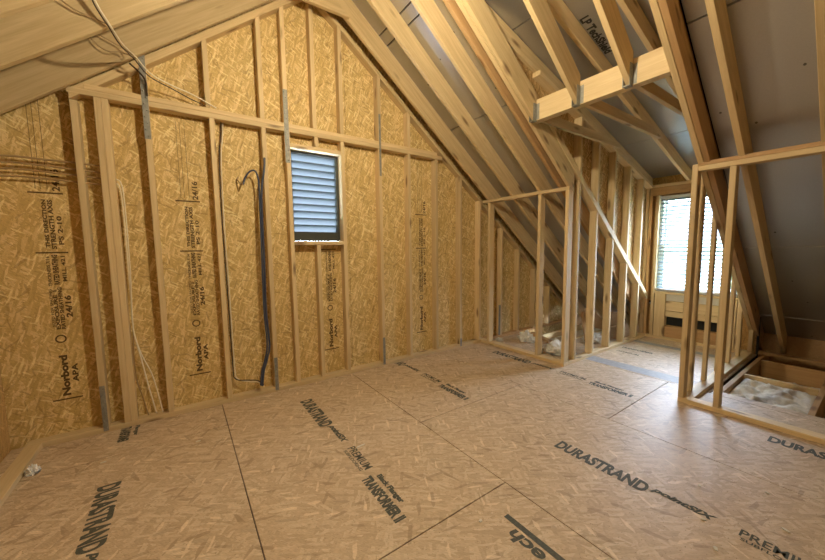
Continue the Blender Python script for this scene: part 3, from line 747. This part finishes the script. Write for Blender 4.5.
scrap('insulation_scrap', LX+.12, 2.92, 0, .03, .045, M['plastic'], 'white scrap on the floor against the left low wall', 'insulation', 15, 1, 1.2)
# joists and batt on the gable side of the eave
for y, lab in ((2.58, 'floor joist in the eave space nearest the cheek wall'), (2.98, 'floor joist in the eave space nearest the gable')):
    o = beam('floor_joist', [(4.36, y, -.255), (XE-.02, y, -.255), (XE-.02, y, -.001), (4.36, y, -.001)], (0, W, 0), (1, 0, 0), M['wood']); tag(o, lab, 'joist')
fluffy('insulation_batt', 4.40, 5.9, 2.63, 2.97, -.09, .05, M['insul'], 'insulation batt between the eave joists beside the gable', 'insulation', seed=9, base=-.22)
tag(beam('loose_board', [(4.3, 2.2, .10), (5.5, 2.9, .16), (5.5, 2.9, .25), (4.3, 2.2, .19)], (-.02, .034, 0), (1.2, .7, .06), M['woodd']), 'loose board lying across the eave space behind the cheek wall', 'board')
tag(beam('loose_board', [(4.12, 2.62, .002), (4.34, 3.12, .002), (4.34, 3.12, .035), (4.12, 2.62, .035)], (.07, -.03, 0), (.32, .42, 0), M['woodd']), 'short brown board lying on the deck behind the knee wall', 'board')

# wood chips on the floor
def chip(x, y, l, w, a, lab):
    bm = bmesh.new(); pts = [(-l/2, -w/2), (l*.3, -w*.6), (l/2, 0), (l*.2, w/2), (-l*.45, w*.35)]
    ca, sa = math.cos(a), math.sin(a)
    addprism(bm, [(x+px*ca-py*sa, y+px*sa+py*ca, .0012) for px, py in pts], (0, 0, .004))
    tag(finish(bm, 'wood_chip', M['insul']), lab, 'wood chip')
for (x, y, l, w, a, lab) in ((1.65, .34, .03, .014, .6, 'pale wood chip on the subfloor at the bottom edge beside the panel seam'), (2.02, .44, .022, .012, -.8, 'pale wood chip just below the printed word tail in the foreground'),
                             (2.30, .53, .02, .01, .3, 'pale wood chip above the end of the foreground print'), (2.25, .20, .03, .012, 1.2, 'pale wood chip in the lower right foreground, the longer one'),
                             (1.13, 1.07, .02, .012, .2, 'tiny pale chip beside the black bar of the upside-down print'), (1.86, .36, .026, .014, .4, 'pale wood chip in front of the foreground print'),
                             (.02, 2.72, .03, .012, 0, 'pale chip near the panel seam in the left foreground'), (-.49, 2.80, .03, .012, 0, 'pale chip on the panel seam nearest the left low wall'),
                             (.93, 1.99, .07, .012, .1, 'sliver of wood on the subfloor between the printed words'), (2.52, .30, .018, .01, .9, 'small pale chip near the right edge of the foreground')):
    chip(x, y, l, w, a, lab)

# ------------------------------------------------------------------ outside
def outside():
    o = boxes('ground', [(8, 120, -60, 60, -3.4, -3.2), (-30, 30, 8, 60, -3.4, -3.2)], M['grass'], kind='structure')
    h = empty('neighbor_house', (26, 5, -3.2), 'pale neighbouring house seen faintly through the blind', 'house')
    boxes('wall', [(24, 32, 1, 13, -3.2, 1.6)], M['siding'], h)
    bm = bmesh.new(); addprism(bm, [(23.4, .4, 1.6), (32.6, .4, 1.6), (28, .4, 4.2)], (0, 13.2, 0)); finish(bm, 'roof', M['shingle'], h)
    for y, z in ((3, -.6), (6, -.6), (9, -.6), (4.5, -2.6), (8, -2.6)): boxes('window', [(23.94, 24.0, y, y+1.1, z, z+1.4)], M['dpane'], h)
    for cx, cy, r, lab in ((22, 11.5, 1.9, 'leafy tree outside the dormer window beside the neighbouring house'), (19, 2.2, 1.5, 'leafy tree outside the dormer window before the neighbouring house')):
        t = empty('garden_tree', (cx, cy, -3.2), lab, 'tree')
        tube('trunk', [(cx, cy, -3.2), (cx+.05, cy, -1.8), (cx, cy, -.6)], .14, M['woodd'], t)
        bm = bmesh.new(); rnd = random.Random(int(cx))
        for k in range(260):
            d = Vector((rnd.gauss(0, 1), rnd.gauss(0, 1), rnd.gauss(0, .9))).normalized()*r*rnd.uniform(.6, 1)
            bmesh.ops.create_icosphere(bm, subdivisions=1, radius=rnd.uniform(.16, .3), matrix=Matrix.Translation(Vector((cx, cy, -.3))+d))
        finish(bm, 'crown', M['leaf'], t)
outside()

# ------------------------------------------------------------------ light
LPX, LPY, LPZ = .98, 1.38, 2.90
lb = empty('hanging_light_bulb', (LPX, LPY, 3.75), 'bare warm work bulb hanging from the ridge', 'light bulb')
tube('cord', [(LPX, LPY, min(RB(LPX), LB(LPX))+.03), (LPX+.003, LPY, 3.4), (LPX, LPY, LPZ+.10)], .004, M['black'], lb)
boxes('socket', [(LPX-.018, LPX+.018, LPY-.018, LPY+.018, LPZ+.045, LPZ+.10)], M['black'], lb, bev=.006)
bm = bmesh.new(); bmesh.ops.create_uvsphere(bm, u_segments=20, v_segments=12, radius=.045, matrix=Matrix.Translation((LPX, LPY, LPZ)))
for v in bm.verts:
    if v.co.z > LPZ+.02: v.co.x = LPX+(v.co.x-LPX)*.75; v.co.y = LPY+(v.co.y-LPY)*.75; v.co.z += .012
finish(bm, 'bulb', M['bulb'], lb, smooth=True)

wd = bpy.data.worlds.new('sky'); S.world = wd; wd.use_nodes = True; nt = wd.node_tree; nt.nodes.clear()
ow = nt.nodes.new('ShaderNodeOutputWorld'); bg = nt.nodes.new('ShaderNodeBackground'); bg.inputs[0].default_value = (.68, .81, 1.0, 1); bg.inputs[1].default_value = 48.0
nt.links.new(bg.outputs[0], ow.inputs[0])
# portals guide the sky light through the two openings
def portal(loc, rot, sx, sy):
    la = bpy.data.lights.new('sky_portal', 'AREA'); la.shape = 'RECTANGLE'; la.size = sx; la.size_y = sy
    o = bpy.data.objects.new('sky_portal', la); COL.objects.link(o); o.location = loc; o.rotation_euler = rot
    la.cycles.is_portal = True
portal((5.76, 1.495, 1.355), (0, math.radians(90), 0), 1.36, .90)
portal((1.153, GY+.06, 1.86), (math.radians(-90), 0, 0), .5, .86)
